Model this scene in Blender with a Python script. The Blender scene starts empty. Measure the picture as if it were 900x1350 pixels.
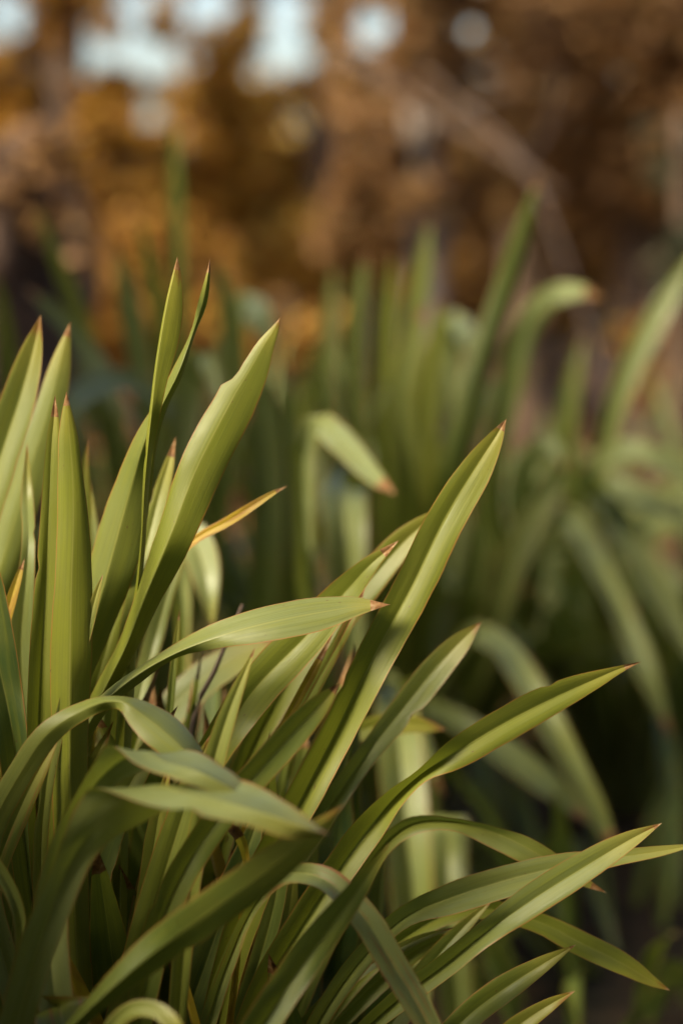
import bpy, math, random
from mathutils import Vector, noise
R = math.radians
random.seed(7)
C = bpy.context.scene.collection
sc = bpy.context.scene

# ------------------------------------------------------------------ camera, sky, sun, exposure
CAM = Vector((0, 0, 1.03)); PITCH = R(6.7); F = 85 / 36 * 1350        # focal length in photo pixels
FWD = Vector((0, math.cos(PITCH), -math.sin(PITCH))); UP = Vector((0, math.sin(PITCH), math.cos(PITCH))); RT = Vector((1, 0, 0))
cd = bpy.data.cameras.new('camera'); cam = bpy.data.objects.new('camera', cd); C.objects.link(cam)
cam.location = CAM; cam.rotation_euler = (math.pi / 2 - PITCH, 0, 0)
cd.sensor_fit = 'VERTICAL'; cd.sensor_height = 36; cd.sensor_width = 24; cd.lens = 85
cd.clip_start = 0.05; cd.clip_end = 3000
cd.dof.use_dof = True; cd.dof.focus_distance = 1.9; cd.dof.aperture_fstop = 2.3; cd.dof.aperture_blades = 0
sc.camera = cam
SUN_EL, SUN_AZ = R(38), R(-118)                                        # azimuth from +Y towards +X
w = bpy.data.worlds.new('World'); sc.world = w; w.use_nodes = True
nt = w.node_tree; bg = nt.nodes['Background']
sky = nt.nodes.new('ShaderNodeTexSky'); sky.sky_type = 'NISHITA'; sky.sun_disc = False
sky.sun_elevation = SUN_EL; sky.sun_rotation = SUN_AZ; sky.air_density = 1.0; sky.dust_density = 2.6; sky.ozone_density = 1.0
nt.links.new(sky.outputs[0], bg.inputs[0]); bg.inputs[1].default_value = 0.09
sd = bpy.data.lights.new('sun', 'SUN'); sun = bpy.data.objects.new('sun', sd); C.objects.link(sun)
sd.energy = 2.7; sd.angle = R(24); sd.color = (1.0, 0.89, 0.66)
tosun = Vector((math.sin(SUN_AZ) * math.cos(SUN_EL), math.cos(SUN_AZ) * math.cos(SUN_EL), math.sin(SUN_EL)))
sun.rotation_euler = tosun.to_track_quat('Z', 'Y').to_euler(); sun.location = (-3, 2, 6)
sc.view_settings.view_transform = 'Standard'; sc.view_settings.look = 'None'
sc.view_settings.gamma = 1; sc.view_settings.use_curve_mapping = False; sc.view_settings.exposure = 1.7
sc.render.engine = 'CYCLES'
sc.cycles.use_denoising = True; sc.cycles.denoiser = 'OPENIMAGEDENOISE'; sc.cycles.denoising_input_passes = 'RGB_ALBEDO_NORMAL'
sc.cycles.max_bounces = 8; sc.cycles.transmission_bounces = 6; sc.cycles.diffuse_bounces = 5; sc.cycles.sample_clamp_indirect = 6


def at(x, y, d):
    return CAM + d * (FWD + (x - 450) / F * RT - (y - 675) / F * UP)


def ground_at(x, D):
    """point of the flat ground at camera-axis distance D under pixel column x"""
    Y = D * math.cos(PITCH) ; p = Vector(((x - 450) / F * D, Y, 0)); return p


# ------------------------------------------------------------------ materials
def new_mat(name):
    m = bpy.data.materials.new(name); m.use_nodes = True
    for n in list(m.node_tree.nodes): m.node_tree.nodes.remove(n)
    return m, m.node_tree.nodes, m.node_tree.links


def mixc(n, l, fac, a, b, mode='MIX'):
    x = n.new('ShaderNodeMix'); x.data_type = 'RGBA'; x.blend_type = mode; x.clamp_factor = True
    for sock, v in ((x.inputs[0], fac), (x.inputs[6], a), (x.inputs[7], b)):
        if hasattr(v, 'is_output') or isinstance(v, bpy.types.NodeSocket): l.new(v, sock)
        elif isinstance(v, (int, float)): sock.default_value = v
        else: sock.default_value = (*v, 1)
    return x.outputs[2]


def math_(n, l, op, a, b=0.0, c=0.0, clamp=False):
    x = n.new('ShaderNodeMath'); x.operation = op; x.use_clamp = clamp
    for s, v in zip(x.inputs, (a, b, c)):
        if isinstance(v, bpy.types.NodeSocket): l.new(v, s)
        else: s.default_value = v
    return x.outputs[0]


def smooth(n, l, v, lo, hi, a=0.0, b=1.0):
    x = n.new('ShaderNodeMapRange'); x.interpolation_type = 'SMOOTHSTEP'
    l.new(v, x.inputs[0])
    for i, q in zip((1, 2, 3, 4), (lo, hi, a, b)): x.inputs[i].default_value = q
    return x.outputs[0]


def attr(n, name):
    a = n.new('ShaderNodeAttribute'); a.attribute_name = name; return a


def tex_noise(n, l, vec, scale, detail=4, rough=.55):
    t = n.new('ShaderNodeTexNoise'); t.inputs['Scale'].default_value = scale
    t.inputs['Detail'].default_value = detail; t.inputs['Roughness'].default_value = rough
    if vec is not None: l.new(vec, t.inputs['Vector'])
    return t.outputs[0]


def leaf_material():
    m, n, l = new_mat('flax_leaf')
    acr = attr(n, 'acr').outputs['Fac']; along = attr(n, 'along').outputs['Fac']; tip = attr(n, 'tip').outputs['Fac']
    tone = attr(n, 'tone').outputs['Fac']; pale = attr(n, 'pale').outputs['Fac']; wither = attr(n, 'wither').outputs['Fac']; rnd = attr(n, 'rnd').outputs['Fac']
    a = math_(n, l, 'ABSOLUTE', acr)
    cb = n.new('ShaderNodeCombineXYZ'); l.new(math_(n, l, 'MULTIPLY', acr, 0.03), cb.inputs[0]); l.new(along, cb.inputs[1]); l.new(math_(n, l, 'MULTIPLY', rnd, 5.0), cb.inputs[2])
    vec = cb.outputs[0]
    mp = n.new('ShaderNodeMapping'); l.new(vec, mp.inputs[0]); mp.inputs['Scale'].default_value = (1, 0.012, 1)
    veins = tex_noise(n, l, mp.outputs[0], 620, 3, .6)
    mp2 = n.new('ShaderNodeMapping'); l.new(vec, mp2.inputs[0]); mp2.inputs['Scale'].default_value = (1, 0.10, 1)
    streak = tex_noise(n, l, mp2.outputs[0], 140, 3, .6)
    blot = tex_noise(n, l, vec, 26, 4, .6)
    speck = tex_noise(n, l, vec, 230, 2, .5)
    # blade green with light and shade painted in: dark bluish -> olive -> yellow green
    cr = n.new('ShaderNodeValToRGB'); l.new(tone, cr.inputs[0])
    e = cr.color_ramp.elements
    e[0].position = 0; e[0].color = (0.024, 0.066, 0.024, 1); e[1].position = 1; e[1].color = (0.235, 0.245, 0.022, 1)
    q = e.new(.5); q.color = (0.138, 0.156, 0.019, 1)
    col = mixc(n, l, pale, cr.outputs[0], (0.245, 0.275, 0.115))  # pale: waxy grey-green with the sky's sheen painted in
    col = mixc(n, l, smooth(n, l, blot, .35, .7, 0, .35), col, (0.17, 0.165, 0.018))
    col = mixc(n, l, smooth(n, l, streak, .4, .75, 0, .5), col, (0.205, 0.215, 0.022))
    col = mixc(n, l, smooth(n, l, veins, .38, .66, 0, .32), col, (0.075, 0.10, 0.025))
    col = mixc(n, l, smooth(n, l, a, 0.05, 0.015, 0, .55), col, (0.30, 0.29, 0.07))            # keel
    # withered blades
    wcol = mixc(n, l, smooth(n, l, blot, .4, .65), (0.56, 0.37, 0.03), (0.40, 0.20, 0.03))
    col = mixc(n, l, wither, col, wcol)
    # the tip turns yellow, then rust
    tip = math_(n, l, 'MULTIPLY', tip, math_(n, l, 'MULTIPLY_ADD', rnd, 1.5, .6))
    tn = math_(n, l, 'ADD', tip, math_(n, l, 'MULTIPLY', math_(n, l, 'SUBTRACT', blot, .5), .05))
    col = mixc(n, l, smooth(n, l, tn, .075, .012, 0, .45), col, (0.36, 0.30, 0.045))
    col = mixc(n, l, smooth(n, l, math_(n, l, 'ADD', tn, math_(n, l, 'MULTIPLY', math_(n, l, 'SUBTRACT', streak, .5), .03)), .016, .005), col, (0.25, 0.115, 0.025))
    # rust coloured margin, ragged
    mg = math_(n, l, 'ADD', a, math_(n, l, 'MULTIPLY', math_(n, l, 'SUBTRACT', streak, .5), .10))
    col = mixc(n, l, smooth(n, l, mg, .935, .985, 0, .85), col, (0.33, 0.125, 0.03))
    # specks
    col = mixc(n, l, math_(n, l, 'MULTIPLY', smooth(n, l, speck, .69, .74), smooth(n, l, blot, .48, .62)), col, (0.10, 0.035, 0.02))
    rust = attr(n, 'rust').outputs['Fac']
    col = mixc(n, l, math_(n, l, 'MULTIPLY', rust, smooth(n, l, streak, .56, .64)), col, (0.24, 0.07, 0.03))
    bmp = n.new('ShaderNodeBump'); bmp.inputs['Strength'].default_value = .18; bmp.inputs['Distance'].default_value = .0012
    l.new(math_(n, l, 'ADD', veins, math_(n, l, 'MULTIPLY', streak, .8)), bmp.inputs['Height'])
    p = n.new('ShaderNodeBsdfPrincipled'); l.new(col, p.inputs['Base Color']); l.new(bmp.outputs[0], p.inputs['Normal'])
    l.new(smooth(n, l, blot, .3, .7, .36, .50), p.inputs['Roughness']); p.inputs['Specular IOR Level'].default_value = .30
    t = n.new('ShaderNodeBsdfTranslucent'); l.new(mixc(n, l, .75, col, (0.26, 0.29, 0.02)), t.inputs[0])
    mx = n.new('ShaderNodeMixShader'); mx.inputs[0].default_value = .27
    l.new(p.outputs[0], mx.inputs[1]); l.new(t.outputs[0], mx.inputs[2])
    o = n.new('ShaderNodeOutputMaterial'); l.new(mx.outputs[0], o.inputs[0]); return m


def simple_noise_mat(name, cols, scale, rough=.8, bump=.3, dist=.01, detail=6, transl=0.0, stretch=None):
    m, n, l = new_mat(name)
    tc = n.new('ShaderNodeTexCoord'); v = tc.outputs['Object']
    if stretch:
        mp = n.new('ShaderNodeMapping'); mp.inputs['Scale'].default_value = stretch; l.new(v, mp.inputs[0]); v = mp.outputs[0]
    f = tex_noise(n, l, v, scale, detail, .65)
    cr = n.new('ShaderNodeValToRGB'); l.new(f, cr.inputs[0]); e = cr.color_ramp.elements
    k = len(cols)
    e[0].position = .3; e[0].color = (*cols[0], 1); e[1].position = .7; e[1].color = (*cols[-1], 1)
    for i in range(1, k - 1): q = e.new(.3 + .4 * i / (k - 1)); q.color = (*cols[i], 1)
    b = n.new('ShaderNodeBump'); b.inputs['Strength'].default_value = bump; b.inputs['Distance'].default_value = dist; l.new(f, b.inputs['Height'])
    p = n.new('ShaderNodeBsdfPrincipled'); l.new(cr.outputs[0], p.inputs['Base Color']); p.inputs['Roughness'].default_value = rough
    p.inputs['Specular IOR Level'].default_value = .3; l.new(b.outputs[0], p.inputs['Normal'])
    o = n.new('ShaderNodeOutputMaterial'); l.new(p.outputs[0], o.inputs[0]); return m


def foliage_mat(name, cols, transl=.3):
    """autumn leaves: each leaf has its own colour, picked from the ramp by its 'tone'"""
    m, n, l = new_mat(name)
    tone = attr(n, 'tone').outputs['Fac']
    cr = n.new('ShaderNodeValToRGB'); l.new(tone, cr.inputs[0]); e = cr.color_ramp.elements
    e[0].position = 0; e[0].color = (*cols[0], 1); e[1].position = 1; e[1].color = (*cols[-1], 1)
    for i in range(1, len(cols) - 1): q = e.new(i / (len(cols) - 1)); q.color = (*cols[i], 1)
    p = n.new('ShaderNodeBsdfPrincipled'); l.new(cr.outputs[0], p.inputs['Base Color']); p.inputs['Roughness'].default_value = .55
    p.inputs['Specular IOR Level'].default_value = .3
    t = n.new('ShaderNodeBsdfTranslucent'); l.new(cr.outputs[0], t.inputs[0])
    mx = n.new('ShaderNodeMixShader'); mx.inputs[0].default_value = transl
    l.new(p.outputs[0], mx.inputs[1]); l.new(t.outputs[0], mx.inputs[2])
    o = n.new('ShaderNodeOutputMaterial'); l.new(mx.outputs[0], o.inputs[0]); return m


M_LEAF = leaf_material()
M_DRY = simple_noise_mat('dry_leaf_tip', [(0.09, 0.04, 0.014), (0.22, 0.105, 0.03), (0.36, 0.25, 0.13)], 160, .7, .4, .001)
M_STALK = simple_noise_mat('dry_flower_stalk', [(0.07, 0.042, 0.028), (0.14, 0.09, 0.055), (0.24, 0.17, 0.11)], 60, .6, .3, .002, stretch=(1, 1, .15))
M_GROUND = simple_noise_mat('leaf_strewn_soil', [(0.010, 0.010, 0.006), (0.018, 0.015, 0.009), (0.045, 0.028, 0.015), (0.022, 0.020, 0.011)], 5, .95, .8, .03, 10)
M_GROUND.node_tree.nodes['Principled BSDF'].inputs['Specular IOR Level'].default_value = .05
M_BARK = simple_noise_mat('dark_bark', [(0.05, 0.03, 0.018), (0.10, 0.062, 0.038), (0.18, 0.12, 0.08)], 14, .9, .9, .02, 8, stretch=(1, 1, .25))
M_PALE = simple_noise_mat('pale_bark', [(0.14, 0.105, 0.085), (0.27, 0.22, 0.18), (0.36, 0.30, 0.26)], 12, .85, .6, .015, 8, stretch=(1, 1, .3))
M_TWIG = simple_noise_mat('stem_bark', [(0.05, 0.034, 0.026), (0.09, 0.062, 0.05), (0.15, 0.11, 0.09)], 20, .85, .4, .01)
M_STUMP = simple_noise_mat('stump_bark', [(0.02, 0.012, 0.008), (0.09, 0.052, 0.032), (0.30, 0.20, 0.14)], 5, .9, 1.0, .04, 8)
M_AUT = foliage_mat('autumn_foliage', [(0.22, 0.10, 0.022), (0.38, 0.18, 0.03), (0.52, 0.27, 0.04), (0.58, 0.36, 0.055), (0.45, 0.33, 0.065)], .45)
M_BRN = foliage_mat('brown_foliage', [(0.10, 0.056, 0.024), (0.20, 0.105, 0.040), (0.30, 0.155, 0.055), (0.38, 0.20, 0.07), (0.26, 0.175, 0.06)], .42)
M_GRN = foliage_mat('dark_green_foliage', [(0.012, 0.020, 0.009), (0.02, 0.034, 0.013), (0.05, 0.048, 0.018), (0.09, 0.055, 0.022)], .25)
M_LIT = foliage_mat('fallen_leaf_colours', [(0.07, 0.03, 0.014), (0.16, 0.07, 0.022), (0.30, 0.12, 0.028), (0.20, 0.12, 0.06)], .15)


# ------------------------------------------------------------------ helpers
def link_mesh(name, verts, faces, mat, parent=None, attrs=None, smooth_=True):
    me = bpy.data.meshes.new(name); me.from_pydata(verts, [], faces)
    if smooth_: me.polygons.foreach_set('use_smooth', [True] * len(faces))
    for k, vals in (attrs or {}).items():
        a = me.attributes.new(k, 'FLOAT', 'POINT'); a.data.foreach_set('value', vals)
    me.materials.append(mat); me.update()
    o = bpy.data.objects.new(name, me); C.objects.link(o)
    if parent is not None:
        o.parent = parent; o.matrix_parent_inverse = parent.matrix_basis.inverted() if False else o.matrix_parent_inverse
    return o


def empty(name, loc, label, cat, group=None):
    o = bpy.data.objects.new(name, None); C.objects.link(o); o.location = loc; o.empty_display_size = .1
    o['label'] = label; o['category'] = cat
    if group: o['group'] = group
    return o


def cat_rom(P, n):
    """Catmull-Rom (centripetal-like by chord) through tuples P, n samples evenly spread by chord length of the first two coordinates"""
    T = [0]
    for a, b in zip(P, P[1:]): T.append(T[-1] + max(1e-6, math.hypot(a[0] - b[0], a[1] - b[1]) + 800 * abs(a[2] - b[2])))
    k = len(P); out = []
    def tan(i, j):
        if i == 0: return (P[1][j] - P[0][j]) / (T[1] - T[0])
        if i == k - 1: return (P[-1][j] - P[-2][j]) / (T[-1] - T[-2])
        h0, h1 = T[i] - T[i - 1], T[i + 1] - T[i]
        return ((P[i][j] - P[i - 1][j]) / h0 * h1 + (P[i + 1][j] - P[i][j]) / h1 * h0) / (h0 + h1)
    tg = [[tan(i, j) for j in range(len(P[0]))] for i in range(k)]
    for s in range(n):
        f = s / (n - 1); f = 1 - (1 - f) ** 1.18                       # denser towards the tip
        t = f * T[-1]; i = 0
        while i < k - 2 and T[i + 1] < t: i += 1
        h = T[i + 1] - T[i]; u = min(1, max(0, (t - T[i]) / h))
        h00 = 2 * u ** 3 - 3 * u ** 2 + 1; h10 = u ** 3 - 2 * u ** 2 + u; h01 = -2 * u ** 3 + 3 * u ** 2; h11 = u ** 3 - u ** 2
        out.append(tuple(h00 * P[i][j] + h10 * h * tg[i][j] + h01 * P[i + 1][j] + h11 * h * tg[i + 1][j] for j in range(len(P[0]))))
    return out


UU = (-1, -.93, -.72, -.42, -.12, -.03, .03, .12, .42, .72, .93, 1)
UU_LOW = (-1, -.55, -.04, .04, .55, 1)


def blade(parent, mids, lefts, rights, tone=.5, pale=0., wither=0., rust=0., tip_len=.008, bulge=.05, low=False, label=None, name='leaf', far=False):
    """one leaf from its keel line and its two margins; the withered point is a mesh of its own"""
    tip_len *= random.uniform(.35, 1.0); rnd = .85 + .15 * random.random() if far else random.random(); us = UU_LOW if low else UU
    org = Vector(parent.location)
    L = [0]
    for a, b in zip(mids, mids[1:]): L.append(L[-1] + (b - a).length)
    tot = L[-1]
    rows = []; nicks = [(random.choice((-1, 1)), random.uniform(.35, .97) * tot, random.uniform(.002, .007), random.uniform(.08, .30)) for _ in range(0 if low else random.choice((0, 1, 2, 3)))]
    for i, (m, a, b) in enumerate(zip(mids, lefts, rights)):
        t = (mids[min(i + 1, len(mids) - 1)] - mids[max(i - 1, 0)]).normalized()
        row = []
        for u in us:
            e = (a if u < 0 else b); s = e - m; f = abs(u)
            if f > .9:
                k = 1 + .035 * noise.noise(Vector((L[i] * 60, rnd * 70, 4.0 if u < 0 else 9.0))) - sum(q[3] * math.exp(-((L[i] - q[1]) / q[2]) ** 2) for q in nicks if q[0] * u > 0); s = s * max(.5, k)
            nrm = s.cross(t) * (1 if u > 0 else -1)
            p = m + s * f + nrm * (bulge * math.sin(math.pi * f)) - nrm * .0
            wob = noise.noise(Vector((L[i] * 11, rnd * 90, u * 1.7))) * .0022 * f * min(1, s.length / .012)
            row.append(p + (nrm.normalized() * wob if nrm.length > 1e-9 else Vector()) - org)
        rows.append(row)
    nu = len(us); cut = max(3, max(i for i in range(len(L)) if L[i] <= tot - tip_len) if tip_len > 0 else len(L) - 1)

    def make(i0, i1, nm, mat, par):
        v = []; f = []; A = {k: [] for k in ('acr', 'along', 'tip', 'tone', 'pale', 'wither', 'rnd', 'rust')}
        for i in range(i0, i1 + 1):
            for j, u in enumerate(us):
                v.append(rows[i][j])
                for k, q in zip(A, (u, L[i], tot - L[i], tone, pale, wither, rnd, rust)): A[k].append(q)
        for i in range(i1 - i0):
            for j in range(nu - 1):
                f.append((i * nu + j, i * nu + j + 1, (i + 1) * nu + j + 1, (i + 1) * nu + j))
        return link_mesh(nm, v, f, mat, par, A)
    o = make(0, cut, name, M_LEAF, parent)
    if label: o['label'] = label
    if cut < len(rows) - 1: make(cut, len(rows) - 1, 'dry_tip', M_DRY, o)
    return o


def traced(parent, st, base=None, far=1.0, keel=-1, n=84, tone=.5, pale=0., wither=0., rust=0., tip_len=.007, label=None, ext=True, fold=1.12, name='leaf', tilt=.3):
    """leaf whose keel line (x, y, distance, left width, right width) was read off the photograph, carried on to the plant's base"""
    st = [(s[0], s[1], 1.9 + (s[2] - 1.9) * far, *s[3:]) for s in st]
    if ext:
        x1, y1, d1, a1, b1 = st[0]; x2, y2, d2 = st[1][:3]
        bx, by, bd = base
        tx, ty = x1 - x2, y1 - y2; q = math.hypot(tx, ty); H = math.hypot(bx - x1, by - y1)
        pre = []
        for u in (0, .3, .62):
            h00 = 2 * u ** 3 - 3 * u ** 2 + 1; h10 = u ** 3 - 2 * u ** 2 + u; h01 = -2 * u ** 3 + 3 * u ** 2; h11 = u ** 3 - u ** 2
            x = h00 * bx + h10 * 0 + h01 * x1 + h11 * (-tx / q * H * .8)
            y = h00 * by + h10 * (-H * .8) + h01 * y1 + h11 * (-ty / q * H * .8)
            d = bd + (d1 - bd) * u
            pre.append((x, y, d, 9 + (a1 - 9) * u, 9 + (b1 - 9) * u))
        st = pre + st
    S = cat_rom(st, n)
    P2 = [(s[0], s[1]) for s in S]
    arc = [0]
    for a, b in zip(P2, P2[1:]): arc.append(arc[-1] + math.hypot(a[0] - b[0], a[1] - b[1]))
    LW = max(max(s[3], s[4]) * s[2] / F for s in S) * fold
    mids, le, ri = [], [], []
    for i, (x, y, d, a, b) in enumerate(S):
        j0, j1 = max(i - 1, 0), min(i + 1, n - 1)
        tx, ty = P2[j1][0] - P2[j0][0], P2[j1][1] - P2[j0][1]; q = math.hypot(tx, ty) or 1; tx /= q; ty /= q
        f = arc[i] / arc[-1]
        env = LW * (.75 + .25 * min(1, f / .5)) * min(1, (1 - f) / .26) ** .8
        m = at(x, y, d); mids.append(m); ray = (m - CAM).normalized()
        for sgn, wpx, out in ((1, a, le), (-1, b, ri)):
            wm = max(0.0, wpx) * d / F; W = max(wm * 1.04, env)
            off = min(math.sqrt(max(0, W * W - wm * wm)), .9 * W)
            if i == n - 1: wm = off = 0
            tl = max(-1, min(1, tx * 1.15)) * tilt * sgn * wm               # blades that lean over show their upper face to the sky
            out.append(m + RT * (ty * sgn * wm) + UP * (tx * sgn * wm) + ray * (off * keel + tl))
    return blade(parent, mids, le, ri, tone, pale, wither, rust, tip_len, label=label, name=name, far=far > 1)


def folded(parent, st, base, n=96, crease=.012, **kw):
    """leaf with a sharp fold: keel and both margins are given apart, each with its own distance"""
    x1, y1, d1 = st[0][:3]; bx, by, bd = base
    pre = []
    for u in (0, .35, .7):
        x = bx + (x1 - bx) * u ** 1.3; y = by + (y1 - by) * u; d = bd + (d1 - bd) * u; w_ = 12 + 13 * u
        pre.append((x, y, d, x - w_, y, d - .01, x + w_, y, d - .01))
    nr = lambda d: 1.9 - (1.9 - d) * .72
    st = [(q[0], q[1], nr(q[2]) - crease * (i > 3 and i < len(st) - 1), q[3], q[4], nr(q[5]), q[6], q[7], nr(q[8])) for i, q in enumerate(st)]
    S = cat_rom(pre + st, n)
    return blade(parent, [at(*q[0:3]) for q in S], [at(*q[3:6]) for q in S], [at(*q[6:9]) for q in S], **kw)


def grown(parent, base, az, length, width, lean0, bend, tone=.4, pale=0., twist=0., low=False, nst=22, tip_len=.008, kink=None, wither=0., fold=.55):
    """leaf grown from the plant's base: rises at lean0 from the vertical and arches over by bend (radians over its length)"""
    out = Vector((math.sin(az), math.cos(az), 0)); side0 = Vector((out.y, -out.x, 0))
    p = Vector(base); mids, le, ri = [], [], []; ds = length / (nst - 1)
    for i in range(nst):
        f = i / (nst - 1)
        ang = lean0 + bend * f ** 2.2
        if kink and f > kink[0]: ang += kink[1] * min(1, (f - kink[0]) / .07)
        t = out * math.sin(ang) + Vector((0, 0, 1)) * math.cos(ang)
        up = out * -math.cos(ang) + Vector((0, 0, 1)) * math.sin(ang)
        tw = twist * f; s = side0 * math.cos(tw) + up * math.sin(tw); u2 = up * math.cos(tw) - side0 * math.sin(tw)
        W = width / 2 * (.55 + .45 * min(1, f / .45)) * (min(1, (1 - f) / .32) ** .75)
        fo = fold * (1.5 - f)
        mids.append(p.copy())
        le.append(p + (-s * math.cos(fo) + u2 * math.sin(fo)) * W); ri.append(p + (s * math.cos(fo) + u2 * math.sin(fo)) * W)
        p = p + t * ds
    return blade(parent, mids, le, ri, tone, pale, wither, 0., tip_len, low=low, far=mids[0].y > 2.5)


def tube(path, radii, seg=10, rough=0.0, seed=0.0):
    v = []; f = []
    for i, (p, r) in enumerate(zip(path, radii)):
        t = (path[min(i + 1, len(path) - 1)] - path[max(i - 1, 0)]).normalized()
        a = t.orthogonal().normalized() if abs(t.z) < .9 else t.cross(Vector((0, 1, 0))).normalized(); b = t.cross(a)
        for k in range(seg):
            th = 2 * math.pi * k / seg
            d = a * math.cos(th) + b * math.sin(th)
            rr = r * (1 + rough * noise.noise((p + d * r * 2) * (1.2 / max(r, .02)) * .5 + Vector((seed, 0, 0))))
            v.append(p + d * rr)
    for i in range(len(path) - 1):
        for k in range(seg):
            f.append((i * seg + k, i * seg + (k + 1) % seg, (i + 1) * seg + (k + 1) % seg, (i + 1) * seg + k))
    f.append(tuple(reversed(range(seg)))); f.append(tuple((len(path) - 1) * seg + k for k in range(seg)))
    return v, f


def bez(pts, n):
    return [Vector(q[:3]) for q in cat3(pts, n)]


def cat3(P, n):
    out = []; k = len(P)
    for s in range(n):
        t = s / (n - 1) * (k - 1); i = min(int(t), k - 2); u = t - i
        p0, p1, p2, p3 = P[max(i - 1, 0)], P[i], P[i + 1], P[min(i + 2, k - 1)]
        out.append(.5 * ((2 * p1) + (p2 - p0) * u + (2 * p0 - 5 * p1 + 4 * p2 - p3) * u * u + (3 * p1 - p0 - 3 * p2 + p3) * u ** 3))
    return out


# ------------------------------------------------------------------ ground
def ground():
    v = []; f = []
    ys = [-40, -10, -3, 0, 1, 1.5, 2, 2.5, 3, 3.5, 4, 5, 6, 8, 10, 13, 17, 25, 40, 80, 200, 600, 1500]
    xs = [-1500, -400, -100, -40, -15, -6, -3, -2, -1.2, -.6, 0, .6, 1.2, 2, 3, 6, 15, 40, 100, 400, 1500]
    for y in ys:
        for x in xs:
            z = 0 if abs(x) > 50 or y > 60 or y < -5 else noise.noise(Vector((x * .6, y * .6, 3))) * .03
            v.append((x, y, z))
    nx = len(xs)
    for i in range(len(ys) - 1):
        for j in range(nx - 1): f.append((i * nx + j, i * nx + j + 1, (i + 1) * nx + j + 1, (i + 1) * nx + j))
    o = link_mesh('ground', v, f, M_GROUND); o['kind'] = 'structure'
    # fallen leaves, far too many to count
    v = []; f = []; T = []
    for k in range(15000):
        D = 4.6 + 14 * random.random() ** 1.3; X = random.uniform(-.22, .22) * D * 1.15
        p = Vector((X, D, .012 + random.random() * .03)); r = random.uniform(.018, .045)
        add_leaf(v, f, T, p, r, Vector((random.gauss(0, .45), random.gauss(0, .45), 1)), random.random())
    o = link_mesh('fallen_leaves', v, f, M_LIT, None, {'tone': T}); o['kind'] = 'stuff'
    o['label'] = 'rust and brown fallen leaves covering the dark soil'; o['category'] = 'leaf litter'


def add_leaf(v, f, T, p, r, nrm, tone):
    nrm = nrm.normalized(); a = nrm.orthogonal().normalized(); b = nrm.cross(a); th = random.random() * 6.283
    a, b = a * math.cos(th) + b * math.sin(th), b * math.cos(th) - a * math.sin(th)
    i = len(v)
    v += [p - a * r, p - a * r * .2 + b * r * .55 + nrm * r * .15, p + a * r, p - a * r * .1 - b * r * .55 + nrm * r * .15]
    f += [(i, i + 1, i + 2), (i, i + 2, i + 3)]; T += [tone] * 4


ground()

# ------------------------------------------------------------------ trees and shrubs of the wood behind
def crown_mesh(name, clumps, mat, parent, leaf=.045, dens=1.0, tmid=.5):
    v = []; f = []; T = []; org = Vector(parent.location)
    for c, r in clumps:
        n = int(300 * dens * (r / .35) ** 2.2) if r > .2 else int(650 * dens * (r / .35) ** 1.9); tb = tmid + random.uniform(-.12, .12)
        for _ in range(n):
            d = Vector((random.gauss(0, 1), random.gauss(0, 1), random.gauss(0, 1))); d.normalize()
            rr = r * random.random() ** .45
            p = c + Vector((d.x * rr, d.y * rr, d.z * rr * .85))
            if p.z < .05: continue
            add_leaf(v, f, T, p - org, leaf * random.uniform(.55, 1.25), Vector((random.gauss(0, .7), random.gauss(0, .7), 1)),
                     min(1, max(0, tb + random.gauss(0, .28))))
    return link_mesh(name, v, f, mat, parent, {'tone': T}, False)


def tree(px, D, label, trunk_r, height, clumps, mat, bark, limbs=(), lean=0.0, dens=1.0, leaf=.045, tmid=.5, cat='tree', group='trees of the autumn wood'):
    base = ground_at(px, D)
    e = empty('tree' if cat == 'tree' else 'shrub', base, label, cat, group)
    top = base + Vector((lean, 0, height))
    path = [base + Vector((0, 0, -.05))] + [base.lerp(top, q) + Vector((random.gauss(0, .03), random.gauss(0, .03), 0)) * height * .3 for q in (.25, .5, .75, 1)]
    path = cat3(path, 18)
    v, f = tube([p - base for p in path], [trunk_r * (1.25 - .85 * i / 17 + .35 * max(0, 1 - i / 2)) for i in range(18)], 12, .25, px)
    link_mesh('trunk', v, f, bark, e)
    C3 = [(at(x, y, D + dd), r) for x, y, dd, r in clumps]
    # limbs from the trunk into the clumps
    for i, (c, r) in enumerate(C3):
        if i % max(2, len(C3) // 9): continue
        z0 = min(max(.2, c.z - .3 - .3 * random.random()), height * .95); q = z0 / height
        s = base.lerp(top, q); mid = s.lerp(c, .5) + Vector((0, 0, .12))
        pth = cat3([s, mid, c, c + (c - s) * .15], 9)
        v, f = tube([p - base for p in pth], [trunk_r * .34 * (1 - .09 * k) for k in range(9)], 6, .1, i)
        link_mesh('limb', v, f, bark, e)
    crown_mesh('crown', C3, mat, e, leaf, dens, tmid)
    return e


def scatter(x0, x1, y0, y1, n, r0, r1, dz=.6):
    return [(random.uniform(x0, x1), random.uniform(y0, y1), random.uniform(-dz, dz), random.uniform(r0, r1)) for _ in range(n)]


GAPS = [(10, 18, 32), (105, 42, 24), (105, 80, 24), (165, 68, 26), (205, 85, 26), (240, 68, 26), (178, 5, 26), (270, 8, 28), (375, 15, 36), (375, 60, 34), (392, 160, 26), (200, 158, 16), (490, 38, 26), (530, 28, 28)]


def airy(x0, x1, y0, y1, n, D, r0=.05, r1=.11):
    out = []
    for _ in range(n * 6):
        x, y, r = random.uniform(x0, x1), random.uniform(y0, y1), random.uniform(r0, r1)
        if all(math.hypot(x - a, y - b) > g * .82 + .5 * r * F / D for a, b, g in GAPS): out.append((x, y, random.uniform(-.4, .4), r))
        if len(out) == n: break
    return out


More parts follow.
